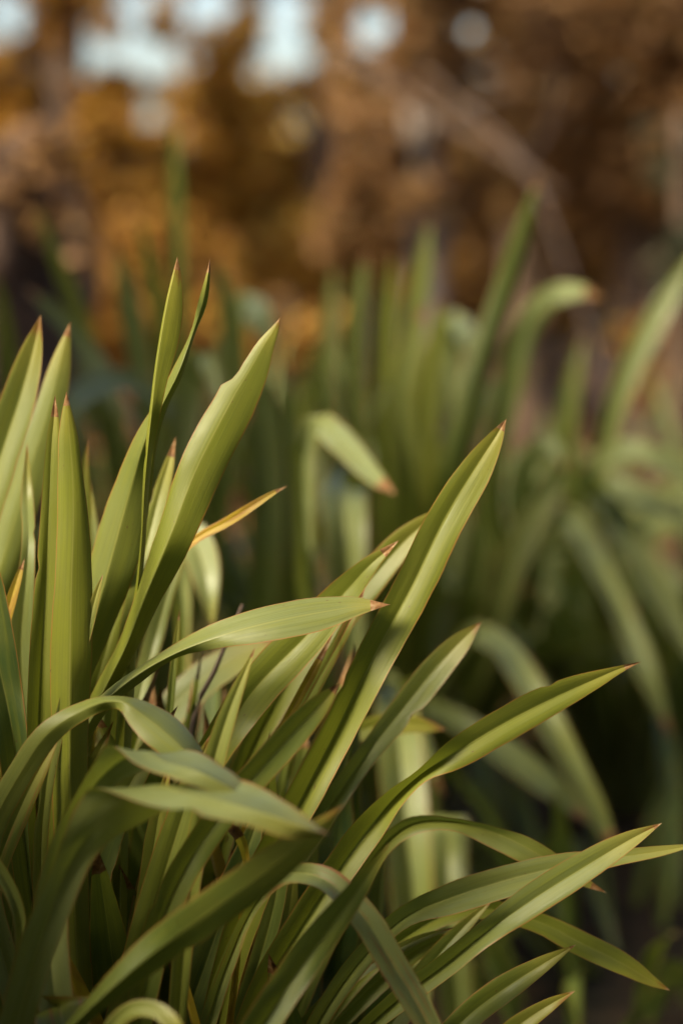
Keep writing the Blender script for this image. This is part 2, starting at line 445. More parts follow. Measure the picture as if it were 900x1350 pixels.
tree(95, 11, 'autumn tree with dark upright trunk and rusty orange leaves behind the stump', .085, 4.6,
     airy(-140, 200, -130, 350, 330, 11) + scatter(-120, 120, 200, 340, 10, .22, .32),
     M_AUT, M_BARK, tmid=.38)
tree(425, 12, 'autumn tree with slim dark trunk and golden brown leaves', .07, 4.8,
     airy(200, 540, -130, 350, 330, 12) + scatter(300, 520, 260, 400, 10, .22, .34),
     M_AUT, M_BARK, tmid=.5)
tree(548, 9.5, 'tree with pale grey trunk between golden and brown leaves', .062, 4.4,
     airy(440, 700, -130, 330, 110, 9.5) + [(545 + 14 * math.sin(k * 2.1), -60 + k * 26, -.45, .10) for k in range(8)], M_BRN, M_PALE, tmid=.6)
tree(240, 14, 'broad low autumn shrub glowing orange between the dark trunks', .05, 1.5,
     scatter(90, 360, 235, 400, 22, .26, .40) + airy(90, 420, 110, 300, 120, 14), M_AUT, M_BARK, tmid=.55, cat='shrub', group='shrubs at the edge of the wood')
tree(480, 15, 'yellow ochre shrub behind the pale trunk', .05, 1.5,
     scatter(400, 620, 170, 400, 20, .28, .42), M_AUT, M_BARK, tmid=.75, cat='shrub', group='shrubs at the edge of the wood')
tree(700, 11, 'dense tree with dull brown leaves right of the pale trunk', .08, 4.5,
     scatter(570, 830, -60, 330, 34, .24, .38), M_BRN, M_BARK, tmid=.7, dens=1.1)
tree(860, 10, 'dense dark brown tree beside the dark green shrub', .09, 4.5,
     scatter(760, 1010, -80, 330, 34, .24, .36), M_BRN, M_BARK, tmid=.45, dens=1.1)
tree(890, 8, 'dark evergreen shrub under the brown trees', .05, 1.4,
     scatter(900, 1060, 200, 420, 14, .15, .24, .3), M_GRN, M_BARK, cat='shrub', group='shrubs at the edge of the wood')
tree(720, 13, 'low rust brown shrub below the dense brown trees', .05, 1.1,
     scatter(560, 960, 290, 450, 24, .26, .36), M_AUT, M_BARK, tmid=.15, cat='shrub', group='shrubs at the edge of the wood')
tree(60, 9, 'low russet shrub behind the dark stump', .04, .9,
     scatter(-60, 330, 330, 480, 20, .18, .28), M_AUT, M_BARK, tmid=.15, cat='shrub', group='shrubs at the edge of the wood')
tree(860, 8.5, 'small shrub with bright orange leaves behind the flax', .03, .8,
     scatter(780, 900, 430, 520, 6, .07, .12, .2), M_AUT, M_BARK, tmid=.25, cat='shrub', group='shrubs at the edge of the wood')
tree(380, 9, 'small russet shrub glimpsed between upright flax leaves', .03, .8,
     scatter(330, 430, 400, 500, 6, .09, .14, .2), M_AUT, M_BARK, tmid=.45, cat='shrub', group='shrubs at the edge of the wood')
tree(250, 18, 'tall thin tree with sparse brown twigs against the sky', .05, 5.5,
     airy(-40, 620, -160, 200, 200, 18, .08, .16), M_BRN, M_BARK, tmid=.7, dens=.6)

# leaning bare pale stem and dark dead branch
b0 = ground_at(800, 6.2)
e = empty('leaning_stem', b0, 'pale bare stem leaning left among the flax at the wood edge', 'branch')
pth = cat3([at(815, 640, 6.1), at(790, 490, 6.15), at(745, 345, 6.2), at(690, 215, 6.3), at(625, 150, 6.5), at(560, 95, 6.8)], 22)
pth[0].z = min(pth[0].z, .3); pth = [Vector((b0.x, b0.y, -.03))] + pth
v, f = tube([p - b0 for p in pth], [.008 * (1 - .025 * i) for i in range(len(pth))], 8, .2, 3)
link_mesh('stem', v, f, M_TWIG, e)
v, f = tube([p - b0 for p in cat3([at(690, 215, 6.3), at(720, 170, 6.35), at(735, 90, 6.4)], 8)], [.004 * (1 - .08 * i) for i in range(8)], 6, .2, 5)
link_mesh('twig', v, f, M_TWIG, e)
b0 = ground_at(545, 8.8)
e = empty('dead_branch', at(640, 200, 8.6), 'dark dead branch slanting across the pale trunk', 'branch')
pth = cat3([at(440, 70, 8.9), at(520, 112, 8.8), at(590, 160, 8.7), at(660, 200, 8.6), at(740, 260, 8.5)], 18)
o0 = e.location.copy()
v, f = tube([p - o0 for p in pth], [.026 * (1 - .03 * i) for i in range(18)], 8, .25, 9); link_mesh('stem', v, f, M_BARK, e)
v, f = tube([p - o0 for p in cat3([at(590, 160, 8.7), at(640, 130, 8.7), at(700, 110, 8.7)], 8)], [.014 * (1 - .08 * i) for i in range(8)], 6, .2, 5); link_mesh('twig', v, f, M_BARK, e)

# broken old stump at the left
def stump():
    base = ground_at(-20, 6.0); e = empty('tree_stump', base, 'gnarled dark broken tree stump left of the autumn trees', 'tree stump')
    v = []; f = []; seg = 28; hs = 22
    for i in range(hs + 1):
        z = 1.22 * i / hs
        for k in range(seg):
            th = 2 * math.pi * k / seg
            d = Vector((math.cos(th), math.sin(th), 0))
            r = .24 + .10 * max(0, 1 - z / .25) - .05 * (z / 1.3)
            r *= 1 + .42 * noise.noise(Vector((d.x * 2.2, d.y * 2.2, z * 2.6))) + .26 * noise.noise(Vector((d.x * 6, d.y * 6, z * 7)))
            zz = z
            if i >= hs - 1: zz = z + .16 * noise.noise(Vector((d.x * 2.5, d.y * 2.5, 7)))
            v.append(d * r + Vector((0, 0, zz - .03)))
    for i in range(hs):
        for k in range(seg): f.append((i * seg + k, i * seg + (k + 1) % seg, (i + 1) * seg + (k + 1) % seg, (i + 1) * seg + k))
    v.append(Vector((0, 0, 1.10))); c = len(v) - 1
    for k in range(seg): f.append((hs * seg + k, hs * seg + (k + 1) % seg, c))
    link_mesh('trunk', v, f, M_STUMP, e)
    for i, (x, y, x2, y2) in enumerate([(55, 250, 120, 330), (20, 300, 95, 360), (30, 200, 75, 170)]):
        pth = cat3([at(x - 25, y, 5.95), at((x + x2) / 2, (y + y2) / 2 - 14, 5.8), at(x2, y2, 5.75)], 7)
        vv, ff = tube([p - base for p in pth], [.034 * (1 - .1 * k) for k in range(7)], 8, .35, i)
        link_mesh('snag', vv, ff, M_STUMP, e)
    crown_mesh('dead_leaves', [(at(x, y, 5.72), r) for x, y, r in [(70, 190, .06), (85, 235, .06), (60, 215, .07), (95, 290, .06), (40, 175, .06), (20, 240, .07), (110, 340, .06), (60, 300, .06)]], M_BRN, e, .03, .8, .3)


stump()

# ------------------------------------------------------------------ flax plants behind the foreground one
def plant(px, D, label):
    b = ground_at(px, D); return empty('flax_plant', b, label, 'plant', 'flax plants in the bed')


def bpx(px, D):            # pixel of the ground at distance D: the base of leaves traced from the photograph
    return (px, 675 + (1.03 * F * math.cos(PITCH) / D - F * math.sin(PITCH)) * 1.0, D)


def fill(e, n, L0, L1, wid, lean=(.1, .6), bend=(.1, .9), azr=(0, 6.283), tone=(.0, .32), pale=.3, spread=.12, kinks=.22):  # default tones run dark, painting shade into the filler leaves
    for i in range(n):
        az = random.uniform(*azr); r = spread * math.sqrt(random.random())
        b = Vector(e.location) + Vector((math.sin(az) * r, math.cos(az) * r, 0))
        kink = (random.uniform(.45, .75), random.uniform(.6, 1.6)) if random.random() < kinks else None
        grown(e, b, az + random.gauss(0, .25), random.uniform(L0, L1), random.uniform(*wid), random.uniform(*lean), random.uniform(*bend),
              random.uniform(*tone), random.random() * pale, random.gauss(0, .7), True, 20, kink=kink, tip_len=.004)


# upright plant behind at the left
p2 = plant(130, 3.85, 'upright blurred flax plant behind the left side of the foreground flax, before the stump')
B = lambda x, d: bpx(x, d)
for st, kw in [
    ([(238, 620, 3.3, 12, 12), (236, 460, 3.3, 11, 11), (234, 320, 3.3, 10, 10), (231, 220, 3.3, 8, 8), (229, 140, 3.3, 0, 0)], dict(tone=.35)),
    ([(150, 600, 3.1, 14, 14), (115, 450, 3.1, 12, 12), (75, 340, 3.1, 9, 9), (42, 258, 3.1, 0, 0)], dict(tone=.6)),
    ([(205, 620, 3.0, 16, 16), (185, 480, 3.0, 16, 16), (168, 390, 3.0, 13, 13), (152, 310, 3.0, 0, 0)], dict(pale=.6)),
    ([(225, 600, 3.2, 12, 12), (212, 430, 3.2, 11, 11), (195, 340, 3.2, 8, 8), (180, 275, 3.2, 0, 0)], dict(tone=.6)),
    ([(25, 620, 3.1, 14, 14), (12, 480, 3.1, 13, 13), (2, 410, 3.1, 9, 9), (-8, 350, 3.1, 0, 0)], dict(tone=.8)),
    ([(255, 640, 2.9, 14, 14), (235, 540, 2.9, 16, 16), (190, 508, 2.9, 12, 14), (120, 512, 2.85, 16, 18), (85, 560, 2.8, 10, 12), (70, 600, 2.8, 0, 0)], dict(pale=.8)),
    ([(165, 640, 2.9, 12, 12), (150, 540, 2.9, 14, 14), (110, 455, 2.95, 14, 14), (60, 400, 2.95, 8, 8), (30, 375, 2.95, 0, 0)], dict(tone=.5, pale=.4)),
    ([(295, 640, 3.0, 14, 14), (310, 500, 3.0, 15, 15), (300, 400, 3.0, 12, 12), (280, 330, 3.0, 0, 0)], dict(tone=.4, pale=.3)),
    ([(215, 700, 2.7, 14, 14), (245, 560, 2.7, 17, 17), (250, 500, 2.7, 18, 18), (262, 470, 2.66, 12, 12), (285, 520, 2.6, 8, 8), (290, 560, 2.6, 0, 0)], dict(pale=.8)),
    ([(275, 690, 3.2, 12, 12), (290, 500, 3.3, 15, 15), (312, 420, 3.3, 17, 17), (330, 405, 3.2, 16, 16), (350, 440, 3.1, 12, 12), (362, 480, 3.1, 0, 0)], dict(pale=.9)),
    ([(350, 760, 2.8, 22, 22), (352, 620, 2.8, 20, 20), (345, 520, 2.8, 15, 15), (335, 440, 2.8, 0, 0)], dict(tone=.3, pale=.3)),
    ([(395, 760, 2.9, 18, 18), (385, 640, 2.9, 18, 18), (378, 540, 2.9, 13, 13), (372, 470, 2.9, 0, 0)], dict(tone=.3, pale=.2)),
]:
    traced(p2, st, B(130 + .3 * (st[0][0] - 130), 3.85), n=26, far=1.5, **{'tilt': 1.0, 'tip_len': .003, **kw})
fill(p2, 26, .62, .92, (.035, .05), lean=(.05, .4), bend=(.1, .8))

p3 = plant(500, 4.0, 'upright blurred flax plant directly behind the foreground flax, beneath the pale trunk')
for st, kw in [
    ([(600, 600, 2.9, 18, 18), (630, 480, 2.9, 17, 17), (668, 370, 2.9, 14, 14), (695, 280, 2.9, 8, 8), (714, 225, 2.9, 0, 0)], dict(tone=.2, tilt=-.4, keel=1)),
    ([(535, 620, 3.2, 17, 17), (540, 470, 3.2, 16, 16), (555, 360, 3.2, 12, 12), (568, 282, 3.2, 0, 0)], dict(tone=.75, pale=.2)),
    ([(470, 600, 3.1, 15, 15), (466, 470, 3.1, 15, 15), (470, 400, 3.1, 12, 12), (480, 345, 3.1, 5, 5), (482, 330, 3.1, 0, 0)], dict(tone=.6, pale=.3)),
    ([(505, 620, 3.3, 15, 15), (508, 480, 3.3, 14, 14), (512, 400, 3.3, 10, 10), (518, 330, 3.3, 0, 0)], dict(tone=.7)),
    ([(560, 640, 3.0, 14, 14), (565, 500, 3.0, 14, 14), (574, 440, 3.0, 10, 10), (580, 385, 3.0, 0, 0)], dict(tone=.95)),
    ([(440, 620, 3.4, 12, 12), (432, 470, 3.4, 12, 12), (436, 400, 3.4, 9, 9), (440, 340, 3.4, 0, 0)], dict(tone=.4, pale=.5)),
    ([(540, 610, 2.9, 16, 16), (528, 520, 2.9, 18, 18), (545, 450, 2.9, 15, 15), (560, 400, 2.9, 0, 0)], dict(tone=.9, pale=.3)),
    ([(600, 640, 3.4, 16, 16), (592, 520, 3.4, 17, 17), (588, 450, 3.4, 18, 18), (605, 430, 3.3, 15, 15), (622, 470, 3.2, 8, 8), (630, 520, 3.2, 0, 0)], dict(pale=1.)),
    # broken leaf with the pale upper face towards us
    ([(400, 690, 2.5, 14, 14), (398, 600, 2.5, 15, 15), (410, 556, 2.48, 12, 18), (440, 575, 2.42, 21, 16), (470, 605, 2.38, 17, 14), (500, 635, 2.35, 11, 11), (522, 652, 2.34, 0, 0)], dict(pale=1., tip_len=.014)),
    # hanging wide leaf
    ([(470, 720, 2.75, 14, 14), (462, 660, 2.72, 28, 28), (455, 638, 2.66, 32, 30), (452, 660, 2.58, 32, 30), (458, 740, 2.56, 26, 26), (462, 830, 2.56, 18, 18), (468, 930, 2.56, 0, 0)], dict(pale=.8, tone=.5)),
    ([(560, 1150, 2.7, 24, 24), (545, 1020, 2.65, 28, 28), (530, 930, 2.6, 28, 28), (520, 905, 2.52, 26, 26), (528, 1000, 2.45, 30, 30), (538, 1120, 2.42, 30, 30), (548, 1250, 2.42, 24, 24), (556, 1380, 2.42, 0, 0)], dict(pale=.45, tone=.4)),
    ([(580, 1120, 2.6, 20, 20), (590, 1090, 2.55, 26, 26), (592, 1075, 2.5, 26, 26), (590, 1140, 2.46, 26, 26), (594, 1240, 2.45, 25, 25), (602, 1340, 2.45, 20, 20), (606, 1430, 2.45, 0, 0)], dict(pale=.4, tone=.4)),
    ([(600, 860, 2.85, 12, 12), (625, 835, 2.75, 16, 14), (660, 855, 2.68, 20, 15), (710, 925, 2.62, 19, 18), (755, 1010, 2.6, 17, 16), (795, 1090, 2.6, 12, 12), (812, 1125, 2.6, 0, 0)], dict(pale=.7, tone=.6)),
    ([(560, 930, 2.8, 12, 12), (620, 960, 2.75, 16, 16), (690, 1010, 2.72, 18, 18), (740, 1050, 2.7, 14, 14), (775, 1085, 2.7, 0, 0)], dict(pale=.4, tone=.3)),
    ([(520, 900, 2.6, 8, 8), (545, 955, 2.55, 12, 12), (565, 1010, 2.5, 12, 12), (585, 1050, 2.5, 0, 0)], dict(pale=.6, tip_len=.014)),
    ([(640, 860, 3.1, 14, 14), (665, 770, 3.1, 18, 18), (700, 690, 3.1, 18, 18), (730, 640, 3.1, 12, 12), (748, 600, 3.1, 0, 0)], dict(tone=.5, pale=.3)),
    ([(610, 900, 3.2, 16, 16), (622, 780, 3.2, 18, 18), (645, 660, 3.2, 16, 16), (675, 580, 3.2, 0, 0)], dict(tone=.3)),
]:
    traced(p3, st, B(500 + .3 * (st[0][0] - 500), 4.0), n=28, far=1.5, **{'tilt': 1.0, 'tip_len': .003, **kw})
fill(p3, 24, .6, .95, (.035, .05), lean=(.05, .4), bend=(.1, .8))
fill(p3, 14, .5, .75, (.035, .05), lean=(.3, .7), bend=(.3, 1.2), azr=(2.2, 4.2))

p4 = plant(840, 4.3, 'sprawling blurred flax plant with pale drooping leaves, before the dark evergreen shrub')
for st, kw in [
    ([(790, 620, 3.2, 12, 12), (812, 530, 3.2, 15, 15), (848, 450, 3.2, 16, 16), (885, 385, 3.2, 12, 12), (925, 320, 3.2, 0, 0)], dict(tone=.3, pale=.3)),
    ([(650, 620, 3.1, 14, 14), (670, 520, 3.05, 18, 16), (690, 440, 3.0, 18, 16), (715, 400, 2.95, 17, 14), (750, 383, 2.9, 12, 14), (782, 388, 2.88, 5, 6), (795, 395, 2.88, 0, 0)], dict(pale=1., tip_len=.003)),
    ([(700, 760, 3.2, 16, 14), (715, 705, 3.15, 20, 18), (745, 682, 3.1, 18, 20), (785, 740, 3.0, 15, 15), (825, 820, 2.95, 14, 14), (858, 900, 2.9, 14, 14), (885, 975, 2.9, 0, 0)], dict(pale=.8, tone=.5)),
    ([(760, 700, 3.3, 12, 12), (790, 660, 3.2, 15, 13), (830, 720, 3.1, 18, 18), (880, 800, 3.05, 18, 18), (930, 900, 3.0, 0, 0)], dict(pale=.6)),
    ([(690, 740, 3.2, 12, 12), (685, 650, 3.15, 16, 16), (700, 600, 3.1, 16, 16), (725, 585, 3.05, 12, 12), (742, 620, 3.0, 0, 0)], dict(pale=1.)),
    ([(860, 760, 3.2, 12, 12), (800, 660, 3.15, 14, 14), (770, 640, 3.1, 14, 16), (800, 605, 3.05, 16, 14), (850, 595, 3.0, 14, 16), (900, 620, 3.0, 14, 14), (960, 650, 3.0, 0, 0)], dict(pale=1.)),
    ([(790, 800, 3.3, 12, 12), (760, 690, 3.2, 14, 14), (790, 640, 3.15, 12, 14), (860, 660, 3.1, 14, 16), (930, 700, 3.1, 0, 0)], dict(pale=.9)),
    ([(820, 900, 3.3, 12, 12), (800, 760, 3.3, 14, 14), (830, 700, 3.25, 14, 14), (900, 690, 3.2, 14, 14), (960, 720, 3.2, 0, 0)], dict(pale=.6)),
    ([(860, 900, 3.4, 12, 12), (850, 800, 3.4, 14, 14), (870, 760, 3.35, 12, 14), (920, 780, 3.3, 0, 0)], dict(pale=.8)),
    ([(800, 860, 3.4, 14, 14), (840, 740, 3.4, 14, 14), (880, 660, 3.4, 12, 12), (920, 580, 3.4, 0, 0)], dict(tone=.4)),
    ([(760, 700, 3.6, 12, 12), (745, 580, 3.6, 13, 13), (755, 500, 3.6, 10, 10), (770, 440, 3.6, 0, 0)], dict(tone=.3)),
]:
    traced(p4, st, B(840 + .3 * (st[0][0] - 840), 4.3), n=28, far=1.5, **{'tilt': 1.0, 'tip_len': .003, **kw})
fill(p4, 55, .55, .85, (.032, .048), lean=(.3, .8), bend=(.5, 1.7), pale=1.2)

p11 = plant(840, 3.3, 'low flax plant with shade painted into its leaves, before the sprawling one')
fill(p11, 64, .26, .42, (.026, .038), lean=(.3, .9), bend=(.4, 1.2), tone=(0, .15), pale=.0, spread=.42)  # lowest tones: leaves coloured dark in place of shade near the ground
p5 = plant(690, 5.4, 'small dark flax plant farthest back, between two larger blurred flax plants')
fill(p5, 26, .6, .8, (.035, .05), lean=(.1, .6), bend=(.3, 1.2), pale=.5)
p6 = plant(330, 5.2, 'farther blurred flax plant behind the left upright one')
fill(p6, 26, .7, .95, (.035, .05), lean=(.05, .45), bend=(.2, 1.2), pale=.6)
p7 = plant(960, 4.6, 'blurred flax plant cut by the right edge, with thin arching leaves')
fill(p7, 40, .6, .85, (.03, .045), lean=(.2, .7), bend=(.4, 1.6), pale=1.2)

# ------------------------------------------------------------------ the foreground flax plant
p1 = plant(190, 1.97, 'large sharp yellow-green flax plant with rust-tipped leaves in the foreground')
FB = lambda x, d=1.96: bpx(190 + .38 * (x - 190) + random.uniform(-15, 15), d + random.uniform(-.04, .04))
FRONT = [
    # A: broad upright leaf with a nibbled margin
    dict(st=[(112, 965, 1.94, 11, 12), (140, 905, 1.93, 12, 13), (165, 855, 1.92, 12, 15), (192, 785, 1.91, 14, 20), (228, 697, 1.9, 20, 31), (258, 620, 1.9, 24, 35), (288, 560, 1.9, 24, 35), (303, 532, 1.9, 22, 34), (312, 515, 1.9, 21, 32), (317, 507, 1.9, 14, 31), (330, 486, 1.9, 12, 25), (350, 452, 1.9, 9, 13), (362, 434, 1.9, 5, 6), (370, 418, 1.9, 0, 0)], tone=.72, n=96, label='broad leaf with a bite out of one margin', keel=1, tip_len=.006),
    # B: tall twisted leaf
    dict(st=[(172, 860, 1.94, 8, 8), (180, 790, 1.93, 3, 5), (187, 715, 1.92, 2, 5), (191, 640, 1.91, 2, 7), (198, 560, 1.9, 2, 11), (204, 500, 1.9, 2, 17), (213, 440, 1.9, 2, 25), (223, 388, 1.9, 2, 19), (230, 360, 1.9, 2, 9), (234, 338, 1.9, 0, 0)], tone=1.0, n=96, fold=1.05, keel=1, label='narrow twisted upright leaf, yellow green'),
    # D+C: broad leaf that twists into a thin tip
    dict(st=[(95, 905, 1.99, 22, 22), (120, 830, 1.98, 25, 26), (150, 725, 1.97, 27, 36), (172, 645, 1.96, 22, 28), (195, 572, 1.94, 13, 16), (216, 530, 1.93, 8, 9), (236, 490, 1.92, 8, 8), (254, 440, 1.92, 3, 4), (267, 400, 1.91, 6, 6), (274, 365, 1.9, 3, 3), (277, 341, 1.9, 0, 0)], tone=.55, pale=.2, n=96, keel=1, fold=1.03, tip_len=.011, label='broad grey-green leaf twisting into a thin upright tip'),
    # E, F
    dict(st=[(92, 975, 1.88, 25, 25), (93, 850, 1.88, 26, 29), (95, 750, 1.88, 22, 27), (97, 690, 1.88, 22, 21), (96, 620, 1.88, 20, 13), (92, 570, 1.88, 14, 10), (90, 542, 1.88, 8, 5), (88, 516, 1.88, 0, 0)], tone=.85, keel=1),
    dict(st=[(50, 985, 1.91, 14, 20), (55, 865, 1.91, 16, 20), (62, 750, 1.91, 14, 16), (66, 650, 1.91, 10, 14), (69, 580, 1.91, 7, 12), (72, 545, 1.91, 4, 5), (73, 520, 1.91, 0, 0)], tone=.75, tip_len=.014),
    # G, H
    dict(st=[(-40, 730, 2.06, 28, 28), (0, 605, 2.06, 28, 24), (28, 520, 2.06, 24, 21), (44, 462, 2.06, 16, 12), (54, 415, 2.06, 0, 0)], tone=.6, pale=.15),
    dict(st=[(-15, 800, 2.1, 22, 24), (12, 710, 2.1, 22, 26), (38, 625, 2.1, 22, 25), (62, 548, 2.1, 18, 22), (80, 478, 2.1, 13, 14), (93, 424, 2.1, 0, 0)], tone=.6, pale=.35, tip_len=.011, keel=1),
    dict(st=[(40, 1000, 2.0, 20, 20), (28, 860, 2.0, 18, 18), (38, 720, 2.0, 9, 9), (36, 640, 2.05, 7, 7), (36, 583, 2.05, 0, 0)], tone=.4, pale=.5),
    # I dark leaf at the left edge
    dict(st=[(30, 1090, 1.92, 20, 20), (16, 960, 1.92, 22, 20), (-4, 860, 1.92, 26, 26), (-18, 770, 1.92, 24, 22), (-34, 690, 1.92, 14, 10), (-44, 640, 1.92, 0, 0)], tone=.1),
    dict(st=[(-10, 900, 1.97, 6, 6), (5, 830, 1.97, 7, 7), (18, 780, 1.97, 6, 7), (27, 752, 1.97, 3, 4), (33, 736, 1.97, 0, 0)], wither=1, tone=1, label='small withered orange-yellow leaf'),
    # J small
    dict(st=[(66, 1010, 1.885, 9, 9), (84, 932, 1.885, 8, 9), (104, 862, 1.885, 7, 9), (120, 810, 1.885, 6, 7), (129, 778, 1.885, 4, 4), (136, 757, 1.885, 0, 0)], tone=.65, pale=.3, tip_len=.004),
    # K, L, M
    dict(st=[(180, 775, 2.02, 12, 12), (196, 710, 2.04, 12, 14), (211, 650, 2.05, 10, 12), (222, 612, 2.05, 6, 8), (232, 575, 2.05, 0, 0)], tone=.9, pale=.3, tip_len=.012),
    dict(st=[(112, 720, 2.1, 9, 9), (111, 650, 2.1, 8, 9), (112, 612, 2.1, 5, 5), (117, 578, 2.1, 0, 0)], tone=.7),
    dict(st=[(128, 780, 2.2, 10, 10), (122, 700, 2.2, 8, 8), (118, 632, 2.2, 0, 0)], tone=.5, pale=.7),
    # N withered
    dict(st=[(190, 790, 2.03, 6, 6), (257, 711, 2.02, 5, 6), (300, 687, 2.01, 6, 7), (335, 665, 2.0, 5, 6), (360, 650, 2.0, 3, 3), (380, 640, 2.0, 0, 0)], wither=1., tone=1, tip_len=.012, label='narrow withered bright yellow leaf'),
    # P, Q
    dict(st=[(186, 910, 2.1, 13, 10), (205, 840, 2.12, 14, 11), (222, 780, 2.12, 12, 9), (240, 735, 2.12, 5, 4), (248, 712, 2.12, 0, 0)], tone=.5, pale=.6),
    dict(st=[(222, 965, 2.0, 5, 5), (228, 890, 2.0, 5, 5), (233, 840, 2.0, 4, 4), (237, 803, 2.0, 0, 0)], tone=.3, tip_len=.012),
    # small leaves between
    dict(st=[(120, 930, 2.02, 12, 12), (150, 820, 2.02, 12, 12), (163, 760, 2.02, 11, 11), (180, 690, 2.02, 8, 8), (192, 640, 2.02, 0, 0)], tone=.7),
    dict(st=[(150, 960, 2.03, 14, 14), (160, 860, 2.03, 12, 12), (166, 800, 2.03, 8, 8), (160, 755, 2.03, 0, 0)], tone=.45),
    # R: long leaf leaning to the right, pale face up
    dict(st=[(100, 985, 1.92, 12, 10), (150, 914, 1.9, 11, 9), (185, 887, 1.9, 9, 10), (222, 866, 1.9, 11, 6), (280, 842, 1.89, 17, 14), (350, 822, 1.88, 21, 24), (430, 806, 1.88, 18, 22), (475, 799, 1.88, 10, 11), (495, 798, 1.88, 5, 5), (514, 797, 1.88, 0, 0)], tone=.55, pale=.55, n=96, keel=1, label='pale leaf leaning far over with its keel up', tip_len=.014, tilt=0.9),
    # S arching, S2
    dict(st=[(-5, 1150, 1.87, 13, 13), (28, 1065, 1.87, 14, 14), (55, 1010, 1.87, 11, 10), (79, 970, 1.87, 0, 0)], tone=.35, rust=.5),
    # V
    dict(st=[(225, 1090, 1.97, 20, 20), (285, 985, 1.96, 22, 24), (335, 910, 1.95, 26, 28), (405, 837, 1.94, 27, 25), (460, 775, 1.93, 20, 18), (495, 738, 1.92, 10, 9), (512, 724, 1.92, 5, 4), (526, 712, 1.92, 0, 0)], tone=.62, tip_len=.012, label='broad leaf with a brown tip behind the pale leaning one'),
    dict(st=[(370, 915, 2.06, 18, 18), (440, 822, 2.06, 22, 22), (495, 757, 2.06, 22, 20), (540, 707, 2.06, 17, 14), (570, 682, 2.06, 8, 6), (588, 668, 2.06, 0, 0)], tone=.7),
    # Y main
    dict(st=[(335, 1175, 1.92, 22, 22), (400, 1050, 1.91, 23, 23), (438, 976, 1.91, 22, 24), (495, 861, 1.9, 24, 27), (542, 774, 1.9, 24, 28), (588, 680, 1.9, 23, 27), (632, 608, 1.9, 17, 21), (654, 574, 1.9, 9, 10), (667, 552, 1.9, 0, 0)], tone=.75, n=96, keel=-1, tip_len=.008, label='tallest broad leaf on the right, with a yellow keel line', tilt=0.15),
    # Z
    dict(st=[(370, 1165, 2.02, 16, 16), (438, 1058, 2.03, 16, 16), (487, 990, 2.04, 15, 15), (535, 930, 2.05, 18, 20), (575, 880, 2.05, 18, 20), (610, 843, 2.05, 12, 13), (634, 820, 2.05, 0, 0)], tone=.6, pale=.3, tip_len=.006),
    # AA twisting leaf
    dict(st=[(350, 1300, 1.9, 18, 18), (400, 1218, 1.9, 21, 21), (445, 1150, 1.9, 22, 22), (487, 1093, 1.9, 21, 20), (520, 1052, 1.9, 13, 13), (548, 1026, 1.9, 7, 10), (600, 992, 1.89, 17, 22), (660, 956, 1.89, 21, 24), (730, 920, 1.89, 21, 20), (785, 895, 1.89, 11, 12), (815, 882, 1.89, 4, 6), (845, 872, 1.89, 0, 0)], tone=.72, n=96, tip_len=.012, label='leaf that twists half-way and leans far to the right', tilt=0.0),
    # BB, CC, DD
    dict(st=[(250, 1135, 1.78, 20, 20), (310, 1052, 1.78, 20, 20), (350, 1007, 1.78, 20, 20), (390, 962, 1.78, 20, 20), (425, 925, 1.78, 13, 13), (448, 900, 1.78, 0, 0)], tone=.3, tip_len=.008, tilt=-0.3),
    dict(st=[(268, 1070, 1.8, 14, 14), (287, 985, 1.8, 14, 14), (305, 930, 1.8, 11, 11), (321, 890, 1.8, 6, 6), (337, 852, 1.8, 0, 0)], tone=.75, pale=.2, tip_len=.010),
    dict(st=[(375, 985, 1.99, 9, 9), (415, 905, 1.98, 10, 9), (440, 860, 1.97, 9, 8), (458, 825, 1.96, 8, 7), (472, 795, 1.96, 4, 4), (482, 772, 1.96, 0, 0)], tone=.65, pale=.2, rust=.9),
    dict(st=[(372, 960, 1.97, 5, 5), (398, 912, 1.965, 6, 6), (415, 880, 1.96, 5, 6), (428, 856, 1.96, 3, 3), (440, 832, 1.96, 0, 0)], wither=.95, tone=.5, rust=1, tip_len=.03, label='narrow brown withered strip between two green leaves'),
    dict(st=[(320, 1190, 1.85, 4, 4), (324, 1130, 1.84, 5, 5), (316, 1104, 1.83, 7, 7), (303, 1090, 1.82, 5, 5), (296, 1084, 1.82, 0, 0)], wither=1, tone=.5, tip_len=.02, label='dried curled leaf end below the folded leaves'),
    # GG, HH, FF
    dict(st=[(280, 1080, 2.07, 18, 18), (330, 992, 2.07, 18, 18), (375, 930, 2.07, 18, 18), (412, 880, 2.07, 12, 12), (434, 845, 2.07, 0, 0)], tone=.25, pale=.4),
    dict(st=[(390, 1020, 2.25, 12, 12), (450, 975, 2.25, 12, 12), (510, 955, 2.25, 14, 14), (560, 957, 2.25, 9, 9), (588, 962, 2.25, 0, 0)], tone=.95, tip_len=.010),
    dict(st=[(190, 990, 2.2, 18, 18), (235, 925, 2.2, 22, 22), (290, 880, 2.2, 22, 22), (340, 855, 2.2, 14, 14), (375, 845, 2.2, 0, 0)], tone=.6, pale=.7, tilt=0.9),
    dict(st=[(240, 800, 2.5, 12, 12), (238, 730, 2.48, 18, 18), (250, 705, 2.45, 22, 22), (266, 740, 2.42, 23, 20), (275, 790, 2.4, 13, 11), (280, 832, 2.4, 0, 0)], tone=.5, pale=.8, tip_len=.010),
    # II JJ KK LL MM NN lower right
